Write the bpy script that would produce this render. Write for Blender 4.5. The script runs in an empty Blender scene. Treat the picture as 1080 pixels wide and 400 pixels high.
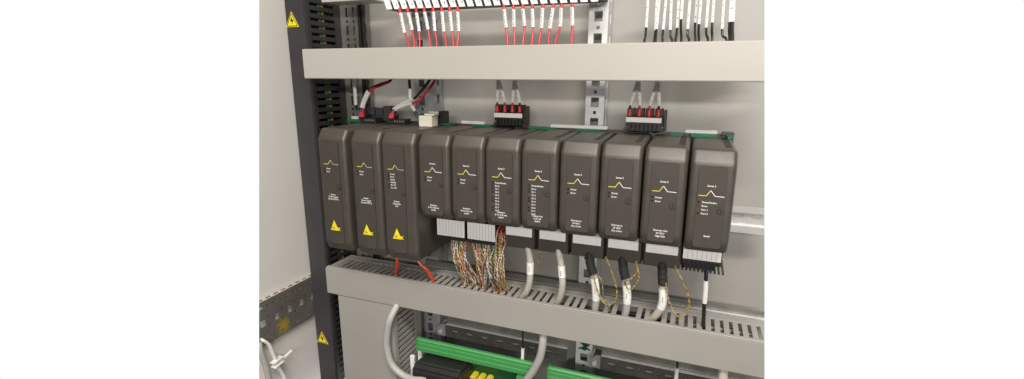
import bpy, bmesh, math, random
from mathutils import Vector, Matrix
random.seed(7)
M = 0.001                                   # everything below is written in millimetres
scene = bpy.context.scene
COL = scene.collection

# ---------------------------------------------------------------- camera
f, yaw, pit, rol, cx, cy, cz = 508.226, -0.359787, -0.229339, 0.005108, 295.2236, -473.2702, 75.669
F = Vector((math.sin(yaw)*math.cos(pit), math.cos(yaw)*math.cos(pit), math.sin(pit)))
R0 = Vector((math.cos(yaw), -math.sin(yaw), 0)); U0 = R0.cross(F)
Rv = math.cos(rol)*R0 + math.sin(rol)*U0; Uv = -math.sin(rol)*R0 + math.cos(rol)*U0
CAM = Vector((cx, cy, cz))
cam = bpy.data.objects.new('camera', bpy.data.cameras.new('camera')); COL.objects.link(cam)
m3 = Matrix((Rv, Uv, -F)).transposed()
cam.matrix_world = Matrix.Translation(CAM*M) @ m3.to_4x4()
cam.data.sensor_width = 36; cam.data.lens = f/1080*36
cam.data.clip_start = 0.01; cam.data.clip_end = 200
scene.camera = cam

# section planes: the place is only known between these two, it is cut open there
def pray(x, y): return F*f + Rv*(x-540) - Uv*(y-200)
NR = pray(806.3, 0).cross(pray(806.3, 400)).normalized()
if NR.dot(F) > 0 : NR = -NR
NR = -NR if NR.dot(Rv) < 0 else NR          # points to the right, outside
NL = pray(273.3, 0).cross(pray(273.3, 400)).normalized()
NL = -NL if NL.dot(Rv) > 0 else NL          # points to the left, outside

# ---------------------------------------------------------------- materials
def mat(name, col, rough=0.5, metal=0.0, bump=0.0, bscale=600, var=0.0, vscale=30, spec=0.5, emit=None, coat=0):
    m = bpy.data.materials.new(name); m.use_nodes = True
    nt = m.node_tree; b = nt.nodes['Principled BSDF']
    b.inputs['Base Color'].default_value = (*col, 1)
    b.inputs['Roughness'].default_value = rough; b.inputs['Metallic'].default_value = metal
    b.inputs['Specular IOR Level'].default_value = spec
    b.inputs['Coat Weight'].default_value = coat
    tc = nt.nodes.new('ShaderNodeTexCoord')
    if var:
        n = nt.nodes.new('ShaderNodeTexNoise'); n.inputs['Scale'].default_value = vscale; n.inputs['Detail'].default_value = 6
        n.inputs['Roughness'].default_value = 0.65
        nt.links.new(tc.outputs['Object'], n.inputs['Vector'])
        r = nt.nodes.new('ShaderNodeMapRange'); r.inputs[1].default_value = .25; r.inputs[2].default_value = .75
        r.inputs[3].default_value = 1-var; r.inputs[4].default_value = 1+var
        nt.links.new(n.outputs['Fac'], r.inputs[0])
        h = nt.nodes.new('ShaderNodeHueSaturation'); h.inputs['Color'].default_value = (*col, 1)
        nt.links.new(r.outputs[0], h.inputs['Value']); nt.links.new(h.outputs[0], b.inputs['Base Color'])
        r2 = nt.nodes.new('ShaderNodeMapRange'); r2.inputs[3].default_value = max(0.03, rough-.08); r2.inputs[4].default_value = min(1, rough+.08)
        nt.links.new(n.outputs['Fac'], r2.inputs[0]); nt.links.new(r2.outputs[0], b.inputs['Roughness'])
    if bump:
        n = nt.nodes.new('ShaderNodeTexNoise'); n.inputs['Scale'].default_value = bscale; n.inputs['Detail'].default_value = 3
        nt.links.new(tc.outputs['Object'], n.inputs['Vector'])
        bp = nt.nodes.new('ShaderNodeBump'); bp.inputs['Strength'].default_value = bump; bp.inputs['Distance'].default_value = 0.0004
        nt.links.new(n.outputs['Fac'], bp.inputs['Height']); nt.links.new(bp.outputs[0], b.inputs['Normal'])
    if emit:
        b.inputs['Emission Color'].default_value = (*emit, 1); b.inputs['Emission Strength'].default_value = 1
    return m

def stripe_mat(name, c1, c2, scale=260, rough=.45, p=.62):
    m = bpy.data.materials.new(name); m.use_nodes = True
    nt = m.node_tree; b = nt.nodes['Principled BSDF']; b.inputs['Roughness'].default_value = rough
    tc = nt.nodes.new('ShaderNodeTexCoord'); w = nt.nodes.new('ShaderNodeTexWave')
    w.wave_type = 'BANDS'; w.bands_direction = 'DIAGONAL'; w.inputs['Scale'].default_value = scale/6.283; w.inputs['Distortion'].default_value = 1.5
    nt.links.new(tc.outputs['Object'], w.inputs['Vector'])
    r = nt.nodes.new('ShaderNodeValToRGB'); r.color_ramp.interpolation = 'CONSTANT'
    r.color_ramp.elements[0].color = (*c1, 1); r.color_ramp.elements[1].color = (*c2, 1); r.color_ramp.elements[1].position = p
    nt.links.new(w.outputs['Fac'], r.inputs[0]); nt.links.new(r.outputs[0], b.inputs['Base Color'])
    return m

def wall_mat(name, col, var=.04):
    m = mat(name, col, .42, bump=.15, bscale=900, var=var, vscale=9)
    return m

MT = dict(
    wall=wall_mat('painted_steel_grey', (.345, .332, .308)),
    side=wall_mat('painted_steel_light', (.80, .77, .73)),
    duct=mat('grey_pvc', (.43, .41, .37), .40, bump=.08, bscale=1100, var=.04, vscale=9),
    duct_lo=mat('grey_pvc_dimmed', (.335, .32, .295), .45, bump=.08, bscale=1100, var=.05, vscale=9),  # same PVC made darker, the weaker light low down put into its colour
    post=mat('black_pvc', (.042, .039, .042), .42, bump=.4, bscale=900, var=.10, vscale=40),
    comb=mat('black_pvc_fingers', (.030, .029, .029), .42, bump=.2, var=.1, vscale=60),
    inner=mat('duct_interior', (.012, .011, .011), .8),
    mod=mat('brown_grey_moulding', (.062, .054, .044), .39, bump=.4, bscale=1500, var=.13, vscale=35, spec=.6),
    panel=mat('label_panel_plastic', (.057, .050, .042), .52, bump=.3, bscale=1800, var=.05, vscale=80, spec=.4),
    groove=mat('panel_outline', (.036, .032, .028), .6),
    dark=mat('dark_plastic', (.032, .028, .025), .45, bump=.3, var=.1, vscale=80),
    black=mat('black_plastic', (.017, .016, .016), .45, var=.1, vscale=90),
    vent=mat('vent_slots', (.010, .009, .008), .8),
    white=mat('white_label', (.84, .83, .81), .45, var=.03, vscale=60),
    print_white=mat('white_print', (.82, .81, .78), .5),
    print_dark=mat('dark_print', (.10, .10, .10), .5),
    marker=mat('grey_marker_print', (.33, .32, .31), .5),
    pale_print=mat('pale_grey_print', (.45, .45, .46), .5),
    yellow=mat('yellow_print', (.78, .60, .08), .45),
    sticker=mat('yellow_sticker', (.82, .68, .02), .4),
    cream=mat('cream_plastic', (.62, .58, .49), .4, var=.05),
    pcb=mat('green_circuit_board', (.012, .20, .085), .35, var=.12, vscale=60),
    pcbd=mat('dark_green_circuit_board', (.010, .085, .030), .3, var=.2, vscale=60),
    green=mat('light_green_plastic', (.065, .30, .09), .38, var=.06, vscale=40),
    red=mat('red_insulation', (.50, .030, .030), .4),
    ferr=mat('red_ferrule_plastic', (.66, .035, .03), .38),
    orange=mat('orange_red_insulation', (.58, .065, .025), .4),
    blue=mat('blue_plastic', (.03, .13, .48), .4),
    bwire=mat('black_insulation', (.016, .015, .015), .38),
    braid=mat('black_braided_sleeve', (.020, .019, .019), .7, bump=.9, bscale=900, var=.3, vscale=400),
    sleeve=mat('white_marker_sleeve', (.78, .77, .75), .4),
    cable=mat('beige_cable_jacket', (.50, .46, .39), .42, var=.05, vscale=60),
    gcable=mat('grey_cable_jacket', (.42, .41, .39), .40, var=.05, vscale=60),
    zinc=mat('galvanised_steel', (.70, .71, .72), .34, metal=.15, var=.12, vscale=70, bump=.15),
    zincg=mat('grey_rail_steel', (.42, .43, .44), .36, metal=.4, var=.15, vscale=60, bump=.15),
    zincr=mat('dark_rail_steel', (.15, .14, .125), .36, metal=.4, var=.3, vscale=70, bump=.15),
    zincd=mat('dull_zinc_steel', (.30, .285, .26), .38, metal=.55, var=.22, vscale=50, bump=.15),
    alu=mat('bright_rail_steel', (.62, .62, .61), .30, metal=.4, var=.08, vscale=40),
    screw=mat('screw_plastic', (.058, .051, .044), .4),
    led_off=mat('led_off', (.010, .009, .008), .3),
    led_amber=mat('led_amber', (.11, .08, .045), .3),
    led_red=mat('led_red', (.18, .012, .010), .3),
    silver=mat('silver_connector', (.55, .54, .5), .3, metal=.9, var=.1),
    comp=mat('yellow_component', (.70, .58, .03), .35),
    nylon=mat('white_nylon', (.80, .79, .76), .38),
    w_white=stripe_mat('white_red_marked_wire', (.60, .57, .50), (.30, .10, .07), 900, p=.78),
    w_white2=stripe_mat('white_grey_marked_wire', (.62, .59, .53), (.16, .14, .12), 800, p=.75),
    w_yellow=stripe_mat('yellow_red_marked_wire', (.40, .32, .08), (.32, .06, .04), 700, p=.85),
    w_red=stripe_mat('red_dark_marked_wire', (.30, .045, .035), (.10, .05, .03), 800),
    w_green=mat('green_strand', (.025, .11, .05), .45),
    w_brown=stripe_mat('brown_yellow_marked_wire', (.14, .075, .04), (.42, .34, .08), 800),
    w_dyellow=mat('dull_yellow_wire', (.30, .21, .025), .45),
    w_pink=mat('dull_pink_wire', (.42, .17, .14), .45),
)

# ---------------------------------------------------------------- object helpers
def props(o, label=None, cat=None, group=None, kind=None):
    if label: o['label'] = label
    if cat: o['category'] = cat
    if group: o['group'] = group
    if kind: o['kind'] = kind
    return o

def thing(name, o, label, cat, group=None):
    e = bpy.data.objects.new(name, None); e.empty_display_size = .01
    e.location = Vector(o)*M; COL.objects.link(e); e['_o'] = list(o)
    return props(e, label, cat, group)

def org(o):
    return Vector(o['_o'])

class B:
    def __init__(s): s.b = bmesh.new()
    def box(s, x0, x1, y0, y1, z0, z1, bev=0, seg=2):
        t = bmesh.new(); bmesh.ops.create_cube(t, size=1)
        for v in t.verts: v.co = Vector(((x0+x1)/2+v.co.x*(x1-x0), (y0+y1)/2+v.co.y*(y1-y0), (z0+z1)/2+v.co.z*(z1-z0)))
        if bev: bmesh.ops.bevel(t, geom=t.edges[:], offset=bev, segments=seg, affect='EDGES', clamp_overlap=True)
        s.add(t); return s
    def obox(s, c, ax, ay, az, bev=0):       # oriented box: centre and three half-axis vectors
        t = bmesh.new(); bmesh.ops.create_cube(t, size=2)
        c, ax, ay, az = Vector(c), Vector(ax), Vector(ay), Vector(az)
        for v in t.verts: v.co = c+ax*v.co.x+ay*v.co.y+az*v.co.z
        if bev: bmesh.ops.bevel(t, geom=t.edges[:], offset=bev, segments=2, affect='EDGES', clamp_overlap=True)
        bmesh.ops.recalc_face_normals(t, faces=t.faces); s.add(t); return s
    def add(s, t):
        me = bpy.data.meshes.new('tmp'); t.to_mesh(me); t.free(); s.b.from_mesh(me); bpy.data.meshes.remove(me); return s
    def prism_x(s, prof, x0, x1, bev=0, seg=3):    # profile of (y,z) pushed along x
        t = bmesh.new()
        a = [t.verts.new((x0, y, z)) for y, z in prof]; b = [t.verts.new((x1, y, z)) for y, z in prof]
        n = len(prof); t.faces.new(a); t.faces.new(b[::-1])
        for i in range(n): t.faces.new((a[i], a[(i+1) % n], b[(i+1) % n], b[i]))
        bmesh.ops.recalc_face_normals(t, faces=t.faces)
        if bev: bmesh.ops.bevel(t, geom=t.edges[:], offset=bev, segments=seg, affect='EDGES', clamp_overlap=True)
        s.add(t); return s
    def shell(s, prof, rad, x0, x1, r, n=7):
        # moulded housing: rounded (y,z) profile lofted along x, drawn in by a quarter circle at both ends
        P = []
        m_ = len(prof)
        for i, (y, z) in enumerate(prof):
            a, p, c = Vector(prof[i-1]), Vector((y, z)), Vector(prof[(i+1) % m_])
            if rad[i] <= 0: P.append(p); continue
            d = rad[i]; u = p+(a-p).normalized()*d; v = p+(c-p).normalized()*d
            for k in range(6):
                t = k/5; P.append(u*(1-t)**2+p*2*t*(1-t)+v*t*t)
        N = []; L = len(P)
        ar = sum(P[i].x*P[(i+1) % L].y-P[(i+1) % L].x*P[i].y for i in range(L)); sg = 1 if ar > 0 else -1
        for i in range(L):
            d = (P[(i+1) % L]-P[i-1]).normalized(); N.append(Vector((d.y, -d.x))*sg)
        t = bmesh.new(); secs = []
        xs = [(x0+r*(1-math.cos(math.pi/2*k/(n-1))), r*(1-math.sin(math.pi/2*k/(n-1)))) for k in range(n)]
        xs += [(x1-(x-x0), i_) for x, i_ in xs[::-1]]
        for x, ins in xs: secs.append([t.verts.new((x, P[i].x-N[i].x*ins, P[i].y-N[i].y*ins)) for i in range(L)])
        for a, c in zip(secs, secs[1:]):
            for i in range(L): t.faces.new((a[i], a[(i+1) % L], c[(i+1) % L], c[i]))
        t.faces.new(secs[0]); t.faces.new(secs[-1][::-1])
        bmesh.ops.recalc_face_normals(t, faces=t.faces); s.add(t); return s
    def poly_y(s, pts, y0, y1):             # outline of (x,z) pushed along y
        t = bmesh.new()
        a = [t.verts.new((x, y0, z)) for x, z in pts]; b = [t.verts.new((x, y1, z)) for x, z in pts]
        n = len(pts); t.faces.new(a); t.faces.new(b[::-1])
        for i in range(n): t.faces.new((a[i], a[(i+1) % n], b[(i+1) % n], b[i]))
        bmesh.ops.recalc_face_normals(t, faces=t.faces); s.add(t); return s
    def cyl(s, c, ax, r, h, n=16, r2=None):   # centre of base, axis
        t = bmesh.new(); bmesh.ops.create_cone(t, cap_ends=True, segments=n, radius1=r, radius2=r if r2 is None else r2, depth=h)
        q = Vector((0, 0, 1)).rotation_difference(Vector(ax).normalized())
        for v in t.verts: v.co = q @ (v.co+Vector((0, 0, h/2))) + Vector(c)
        s.add(t); return s
    def tube(s, pts, r, n=8, smooth=6, flat=None):
        P = spline(pts, smooth) if smooth > 1 else [Vector(p) for p in pts]
        t = bmesh.new(); rings = []; up = Vector((0, 1, 0.01))
        for i, p in enumerate(P):
            d = (P[min(i+1, len(P)-1)]-P[max(i-1, 0)]).normalized()
            a = (up-d*up.dot(d))
            a = a.normalized() if a.length > 1e-4 else Vector((1, 0, 0)); up = a
            c = d.cross(a)
            ra, rc = (r, r) if flat is None else (flat, r)
            rings.append([t.verts.new(p+a*ra*math.cos(2*math.pi*k/n)+c*rc*math.sin(2*math.pi*k/n)) for k in range(n)])
        for i in range(len(rings)-1):
            for k in range(n): t.faces.new((rings[i][k], rings[i][(k+1) % n], rings[i+1][(k+1) % n], rings[i+1][k]))
        t.faces.new(rings[0][::-1]); t.faces.new(rings[-1])
        bmesh.ops.recalc_face_normals(t, faces=t.faces); s.add(t); return s
    def perf(s, plane, at, u0, u1, v0, v1, holes, th):
        # perforated plate; plane 'Y': u=x v=z, 'X': u=y v=z, 'Z': u=x v=y ; holes (u,v,w,h)
        us = sorted({u0, u1, *[max(u0, h[0]-h[2]/2) for h in holes], *[min(u1, h[0]+h[2]/2) for h in holes]})
        vs = sorted({v0, v1, *[max(v0, h[1]-h[3]/2) for h in holes], *[min(v1, h[1]+h[3]/2) for h in holes]})
        t = bmesh.new(); vd = {}
        def V(u, v):
            k = (round(u, 4), round(v, 4))
            if k not in vd: vd[k] = t.verts.new({'Y': (u, at, v), 'X': (at, u, v), 'Z': (u, v, at)}[plane])
            return vd[k]
        for i in range(len(us)-1):
            for j in range(len(vs)-1):
                a, b = (us[i]+us[i+1])/2, (vs[j]+vs[j+1])/2
                if any(abs(a-h[0]) < h[2]/2 and abs(b-h[1]) < h[3]/2 for h in holes): continue
                t.faces.new((V(us[i], vs[j]), V(us[i+1], vs[j]), V(us[i+1], vs[j+1]), V(us[i], vs[j+1])))
        g = bmesh.ops.extrude_face_region(t, geom=t.faces[:])
        d = {'Y': Vector((0, th, 0)), 'X': Vector((th, 0, 0)), 'Z': Vector((0, 0, th))}[plane]
        bmesh.ops.translate(t, vec=d, verts=[e for e in g['geom'] if isinstance(e, bmesh.types.BMVert)])
        bmesh.ops.recalc_face_normals(t, faces=t.faces); s.add(t); return s
    def text(s, txt, x, y, z, size, align='LEFT', th=.12, sx=1):
        me = text_mesh(txt, size, align)
        t = bmesh.new(); t.from_mesh(me)
        for v in t.verts: v.co = Vector((x+v.co.x*sx, y, z+v.co.y))
        s.add(t); return s
    def clip(s):
        for N in (NR, NL):
            r = bmesh.ops.bisect_plane(s.b, geom=s.b.verts[:]+s.b.edges[:]+s.b.faces[:], plane_co=CAM, plane_no=N, clear_outer=True, dist=1e-4)
            e = [g for g in r['geom_cut'] if isinstance(g, bmesh.types.BMEdge)]
            if e:
                try: bmesh.ops.triangle_fill(s.b, use_beauty=True, edges=e)
                except Exception: pass
        return s
    def build(s, name, m, parent=None, o=None, smooth=True, label=None, angle=35):
        if parent is not None:
            o = org(parent) if o is None else Vector(o)
        elif o is None:
            xs = [v.co for v in s.b.verts]
            o = Vector(((min(c.x for c in xs)+max(c.x for c in xs))/2, (min(c.y for c in xs)+max(c.y for c in xs))/2, min(c.z for c in xs)))
        o = Vector(o)
        for v in s.b.verts: v.co = (v.co-o)*M
        for fc in s.b.faces: fc.smooth = smooth
        if smooth:
            for e in s.b.edges:
                if len(e.link_faces) == 2 and e.calc_face_angle(0) > math.radians(angle): e.smooth = False
        me = bpy.data.meshes.new(name); s.b.to_mesh(me); s.b.free()
        ms = m if isinstance(m, (list, tuple)) else [m]
        for q in ms: me.materials.append(q)
        ob = bpy.data.objects.new(name, me); COL.objects.link(ob); ob['_o'] = list(o)
        if parent is not None: ob.parent = parent
        else: ob.location = o*M
        if label: ob['label'] = label
        return ob

def spline(pts, k):
    P = [Vector(p) for p in pts]; out = []
    for i in range(len(P)-1):
        p0, p1, p2, p3 = P[max(i-1, 0)], P[i], P[i+1], P[min(i+2, len(P)-1)]
        for j in range(k):
            t = j/k
            out.append(.5*((2*p1)+(p2-p0)*t+(2*p0-5*p1+4*p2-p3)*t*t+(-p0+3*p1-3*p2+p3)*t*t*t))
    out.append(P[-1]); return out

_tc = {}
def text_mesh(txt, size, align):
    k = (txt, size, align)
    if k not in _tc:
        cu = bpy.data.curves.new('lettering', 'FONT'); cu.body = txt; cu.size = size; cu.align_x = align
        cu.resolution_u = 2; cu.offset = 0.02*size; cu.space_line = 1.0
        ob = bpy.data.objects.new('lettering', cu); COL.objects.link(ob)
        dg = bpy.context.evaluated_depsgraph_get(); dg.update()
        _tc[k] = bpy.data.meshes.new_from_object(ob.evaluated_get(dg))
        bpy.data.objects.remove(ob)
    return _tc[k]

def part_of(p, name, m, fn, **k):
    b = B(); fn(b); return b.build(name, m, p, **k)

# ================================================================ SETTING
b = B(); b.box(-262, 620, 158, 161, -430, 260); b.clip()
props(b.build('back_wall', MT['wall'], smooth=False), kind='structure')
b = B(); b.box(-265, -262.4, -140, 158, -430, 260); b.clip()
props(b.build('side_wall', MT['side'], smooth=False), kind='structure')
b = B(); b.box(-45000, 30000, 6000, 6010, -22000, 22000)  # glowing white sheet added far behind the cabinet to keep the margins pure white
bd = bpy.data.materials.new('white_backdrop'); bd.use_nodes = True
nt = bd.node_tree; nt.nodes.remove(nt.nodes['Principled BSDF']); em = nt.nodes.new('ShaderNodeEmission')
em.inputs[0].default_value = (1, 1, 1, 1); em.inputs[1].default_value = 1.02
nt.links.new(em.outputs[0], nt.nodes['Material Output'].inputs[0])
props(b.build('backdrop', bd, smooth=False), kind='structure')

# ---------------------------------------------------------------- black vertical finger duct at the left
T = thing('wiring_duct', (-216, 95, -420), 'tall black vertical wiring duct with finger slots and two yellow warning triangles', 'wiring duct')
b = B(); b.box(-233, -200, 60, 68, -425, 255, 1.0); b.clip(); b.build('cover', MT['post'], T)
b = B()
b.box(-233, -231, 68.2, 126, -425, 255); b.box(-231, -199, 126, 129, -425, 255); b.clip(); b.build('base', MT['comb'], T)
b = B()
z = -420
while z < 250:
    b.box(-201, -199, 68.3, 125.8, z, z+5.9, .3, 1)
    z += 9.7
b.box(-201.2, -198.6, 116, 127, -425, 255); b.box(-201.2, -198.4, 62, 68.2, -425, 255)
b.build('slotted_side', MT['comb'], T)
b = B(); b.box(-214, -212, 70, 82, -425, 255); b.build('inner_strip', MT['zincd'], T)
def warn(parent, x, z, s, name='warning_sticker'):
    st = B().poly_y([(x-s, z-s*.8), (x+s, z-s*.8), (x, z+s)], 59.5, 59.95).build(name, MT['sticker'], parent, smooth=False)
    q = B(); k = .80
    for (a, c) in (((-s*k, -.68*s), (s*k, -.68*s)), ((s*k, -.68*s), (0, s*.78)), ((0, s*.78), (-s*k, -.68*s))):
        d = Vector((c[0]-a[0], 0, c[1]-a[1])); n = Vector((-d.z, 0, d.x)).normalized()*.45
        q.poly_y([(x+a[0]-n.x, z+a[1]-n.z), (x+c[0]-n.x, z+c[1]-n.z), (x+c[0]+n.x, z+c[1]+n.z), (x+a[0]+n.x, z+a[1]+n.z)], 59.3, 59.45)
    q.poly_y([(x+.8, z+s*.42), (x-s*.28, z-.12*s), (x-.05, z-.10*s), (x-.7, z-s*.55), (x+s*.28, z+.06*s), (x+.2, z+.06*s)], 59.2, 59.45)
    q.build('lightning_symbol', MT['black'], st, o=org(parent), smooth=False)
warn(T, -222, 148.5, 11); warn(T, -221, -323, 11)

# green/yellow wires inside it
for i, (xx, yy) in enumerate(((-204.5, 92), (-205, 98.5))):
    q = B().tube([(xx, yy-1, -420), (xx+1, yy+1, -200), (xx, yy+3, 0), (xx+1.5, yy, 80), (xx, yy-2, 255)], 2.3, 8)
    props(q.build('wire', MT['w_green'] if i == 0 else MT['w_dyellow']),
          ['green wire standing inside the black vertical finger duct', 'yellow wire standing inside the black vertical finger duct'][i], 'wire', 'wires inside the black duct')

# ---------------------------------------------------------------- side panel rail and cable tie
T = thing('perforated_rail', (-255, 40, -304), 'dark perforated steel rail screwed to the light side panel, smeared with yellow', 'rail')
holes = []
for i in range(16):
    y0 = -50+i*12
    holes += [(y0, -245, 8, 3.6) if i % 2 else (y0, -245, 3.8, 3.8)]
    holes += [(y0+1, -269, 9.5, 10.5)] if i % 2 else [(y0+1, -261, 3.8, 3.8), (y0+1, -277, 3.8, 3.8)]
    holes += [(y0+3, -289, 3.8, 3.8) if i % 2 else (y0, -295, 8, 3.4)]
rm = mat('smeared_dark_steel', (.24, .225, .20), .33, metal=.45, var=.25, vscale=30, bump=.2)
nt = rm.node_tree; bs = nt.nodes['Principled BSDF']; lk = [l for l in nt.links if l.to_socket == bs.inputs['Base Color']][0]
src = lk.from_socket
tc = nt.nodes.new('ShaderNodeTexCoord'); mp = nt.nodes.new('ShaderNodeVectorMath'); mp.operation = 'DISTANCE'
mp.inputs[1].default_value = (0, -.018, .016)
ns = nt.nodes.new('ShaderNodeTexNoise'); ns.inputs['Scale'].default_value = 160
nt.links.new(tc.outputs['Object'], mp.inputs[0]); nt.links.new(tc.outputs['Object'], ns.inputs['Vector'])
ad = nt.nodes.new('ShaderNodeMath'); ad.operation = 'MULTIPLY_ADD'; ad.inputs[1].default_value = .012
nt.links.new(ns.outputs['Fac'], ad.inputs[0]); nt.links.new(mp.outputs['Value'], ad.inputs[2])
mr = nt.nodes.new('ShaderNodeMapRange'); mr.inputs[1].default_value = .010; mr.inputs[2].default_value = .021; mr.inputs[3].default_value = .85; mr.inputs[4].default_value = 0
nt.links.new(ad.outputs[0], mr.inputs[0])
mx = nt.nodes.new('ShaderNodeMix'); mx.data_type = 'RGBA'; mx.inputs[7].default_value = (.62, .46, .03, 1)
nt.links.new(mr.outputs[0], mx.inputs[0]); nt.links.new(src, mx.inputs[6]); nt.links.new(mx.outputs[2], bs.inputs['Base Color'])
b = B(); b.perf('X', -257.4, -60, 150, -303, -236, holes, 1.6); b.clip(); b.build('perforated_face', rm, T, smooth=False)
b = B(); b.box(-261, -255.6, -60, 150, -235.9, -234.5); b.clip(); b.build('top_flange', MT['cream'], T, smooth=False)
b = B()
for i in range(15): b.box(-259.6, -257, -58+i*14, -50+i*14, -234.4, -234.2)  # black bars stand in for the shade inside the flange slots
b.clip(); b.build('flange_slot_shade', MT['black'], T, smooth=False)

T = thing('cable_tie', (-250, 0, -333), 'white nylon cable tie looped through the perforated rail at the lower left', 'cable tie')
b = B(); b.tube([(-259, -17, -292), (-253, -19, -291), (-250, -13, -300), (-250, -8, -318), (-250, -4, -333)], 3.0, 8, 6, flat=2.2); b.build('strap', MT['nylon'], T)
b = B(); b.obox((-249, -3, -334), (0, 7.5, .8), (3.2, 0, 0), (0, -.6, 4.4), 1.4); b.build('head', MT['nylon'], T)
b = B(); b.tube([(-249, 0, -334), (-248, 10, -333), (-247, 23, -329.5)], 2.0, 8, 5, flat=1.2); b.build('tail', MT['nylon'], T)
b = B(); b.tube([(-252, -6, -333), (-252, 2, -350), (-252, 9, -372), (-252, 10, -410)], 3.4, 10, 6, flat=2.6)
props(b.build('strap', MT['nylon']), 'white flat strap hanging down below the head of the cable tie', 'strap')
b = B(); b.tube([(-259, -20, -296), (-255, -24, -303), (-254, -18, -340), (-254, -14, -410)], 4.2, 10, 6); b.clip()
props(b.build('cable', MT['gcable']), 'pale grey cable bundled on the side panel at the lower left', 'cable')

# ---------------------------------------------------------------- upper wiring duct
T = thing('wiring_duct', (100, 56, 72), 'wide light grey wiring duct with a plain closed cover, running above the modules', 'wiring duct')
b = B(); b.box(-182, 420, 30, 33, 72.4, 108.9, .9); b.box(-182, 420, 33.2, 40, 107, 109.2, .4, 1); b.box(-182, 420, 33.2, 40, 72.2, 74.2, .4, 1); b.clip(); b.build('cover', MT['duct'], T)
def comb_row(b, x0, x1, y0, y1, z0, z1, pitch, w, skip=()):
    x = x0
    while x < x1:
        if not any(abs(x+w/2-s[0]) < s[1] for s in skip): b.box(x, x+w, y0, y1, z0, z1, .35, 1)
        x += pitch
b = B(); comb_row(b, -180, 420, 33.5, 66, 105.5, 107.2, 9.2, 5.6); b.box(-180, 420, 66, 82, 105.5, 107.2); b.clip(); b.build('slotted_top', MT['duct'], T)
b = B(); comb_row(b, -180, 420, 33.5, 66, 74.4, 76, 9.2, 5.6); b.box(-180, 420, 66, 82, 74.4, 76); b.clip(); b.build('slotted_bottom', MT['duct'], T)
b = B(); b.box(-180, 420, 82.2, 84, 74.4, 107.2); b.clip(); b.build('base', MT['duct'], T)

# ---------------------------------------------------------------- lower wiring duct (seen from above, slots in its top)
cable_x = [118, 163, 205, 240, 273.5]
T = thing('wiring_duct', (100, 56, -226), 'light grey wiring duct under the modules with slots along its top, cables going into it', 'wiring duct')
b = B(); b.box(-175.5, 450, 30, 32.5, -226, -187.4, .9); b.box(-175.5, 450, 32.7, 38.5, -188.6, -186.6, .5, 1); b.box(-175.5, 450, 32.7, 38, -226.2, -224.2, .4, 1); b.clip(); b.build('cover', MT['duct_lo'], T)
b = B(); skip = [(x, 6.5) for x in (204, 239, 271)]+[(118, 4), (163, 4)]
comb_row(b, -164.5+.9, 450, 38.2, 70.5, -189.2, -187.5, 9.22, 5.7, skip)
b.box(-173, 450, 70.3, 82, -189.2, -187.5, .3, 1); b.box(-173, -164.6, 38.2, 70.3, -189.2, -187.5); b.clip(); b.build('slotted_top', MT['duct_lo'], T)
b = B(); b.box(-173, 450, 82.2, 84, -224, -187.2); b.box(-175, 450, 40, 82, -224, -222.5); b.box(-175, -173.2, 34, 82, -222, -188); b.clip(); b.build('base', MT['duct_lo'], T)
# wires lying inside, seen through the slots
for i in range(7):
    q = B(); y = 42+i*5.2
    q.tube([(-160+j*60, y+random.uniform(-2.5, 2.5), -203+random.uniform(-6, 5)) for j in range(10)], 2.6, 7, 5); q.clip()
    k = i % 3
    props(q.build('wire', MT[('bwire', 'bwire', 'gcable')[k]]), ('black wire lying inside the lower slotted duct', 'black wire lying inside the lower slotted duct', 'grey wire lying inside the lower slotted duct')[k], 'wire', 'wires lying inside the lower duct')

# ---------------------------------------------------------------- lower left vertical duct
T = thing('wiring_duct', (-112, 70, -430), 'grey vertical wiring duct at the lower left with a plain front and slotted side', 'wiring duct')
b = B(); b.box(-158, -66, 31, 34, -430, -226.6, .9); b.box(-68.2, -66, 34.2, 40, -430, -226.6, .4, 1); b.build('cover', MT['duct_lo'], T)
b = B(); z = -425
while z < -232:
    b.box(-68.5, -66.8, 39.5, 86, z, z+5.6, .35, 1); z += 8.6
b.box(-68.5, -66.8, 86, 100, -430, -226.6, .3, 1); b.build('slotted_side', MT['duct_lo'], T)
b = B(); b.box(-158, -67, 100.2, 102, -430, -226.6); b.box(-158, -156, 34.4, 100, -430, -226.6); b.build('base', MT['duct_lo'], T)

# ---------------------------------------------------------------- vertical mounting rails
def vrail(x0, x1, y, z0, z1, label, holes, m, depth=28, m2=None, edge=False):
    T = thing('mounting_rail', ((x0+x1)/2, y+depth/2, z0), label, 'rail', 'vertical steel mounting rails')
    b = B(); b.perf('Y', y, x0, x1, z0, z1, holes, 1.8); b.build('front_face', m, T, smooth=False)
    b = B(); b.perf('X', x1-1.9, y+1.9, y+depth, z0, z1, [(y+depth*.55, z0+15+i*25, 8, 13) for i in range(int((z1-z0)/25)-1)], 1.8)
    b.build('side_flange', m2 or m, T, smooth=False)
    b = B(); b.perf('X', x0+.1, y+1.9, y+depth, z0, z1, [], 1.8); b.build('side_flange', m2 or m, T, smooth=False)
    if edge:
        b = B(); b.box(x1+1.5, x1+5, y-2, y+4, z0, z1, .5, 1); b.box(x1+6, x1+9.5, y, y+5, z0, z1, .5, 1); b.build('edge_strip', MT['black'], T)
    return T
def rh(xc, z0, z1, pitch=25, big=(10, 11.5), small=3.8):
    h = []; n = int((z1-z0)/pitch)
    for i in range(n):
        h.append((xc, z0+8+i*pitch, *big)); h.append((xc, z0+8+i*pitch+pitch/2, small, small))
    return h
vrail(167, 190, 124, -420, 250, 'bright steel rail with square holes, passing behind the two middle right modules', rh(178.5, -412, 245, 25), MT['zinc'])
vrail(-77, -48, 126, -420, 250, 'steel rail with square holes passing behind the first small module', rh(-66, -415, 245, 25, (9, 13)), MT['zincg'], m2=MT['zincg'])
hh = []
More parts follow.
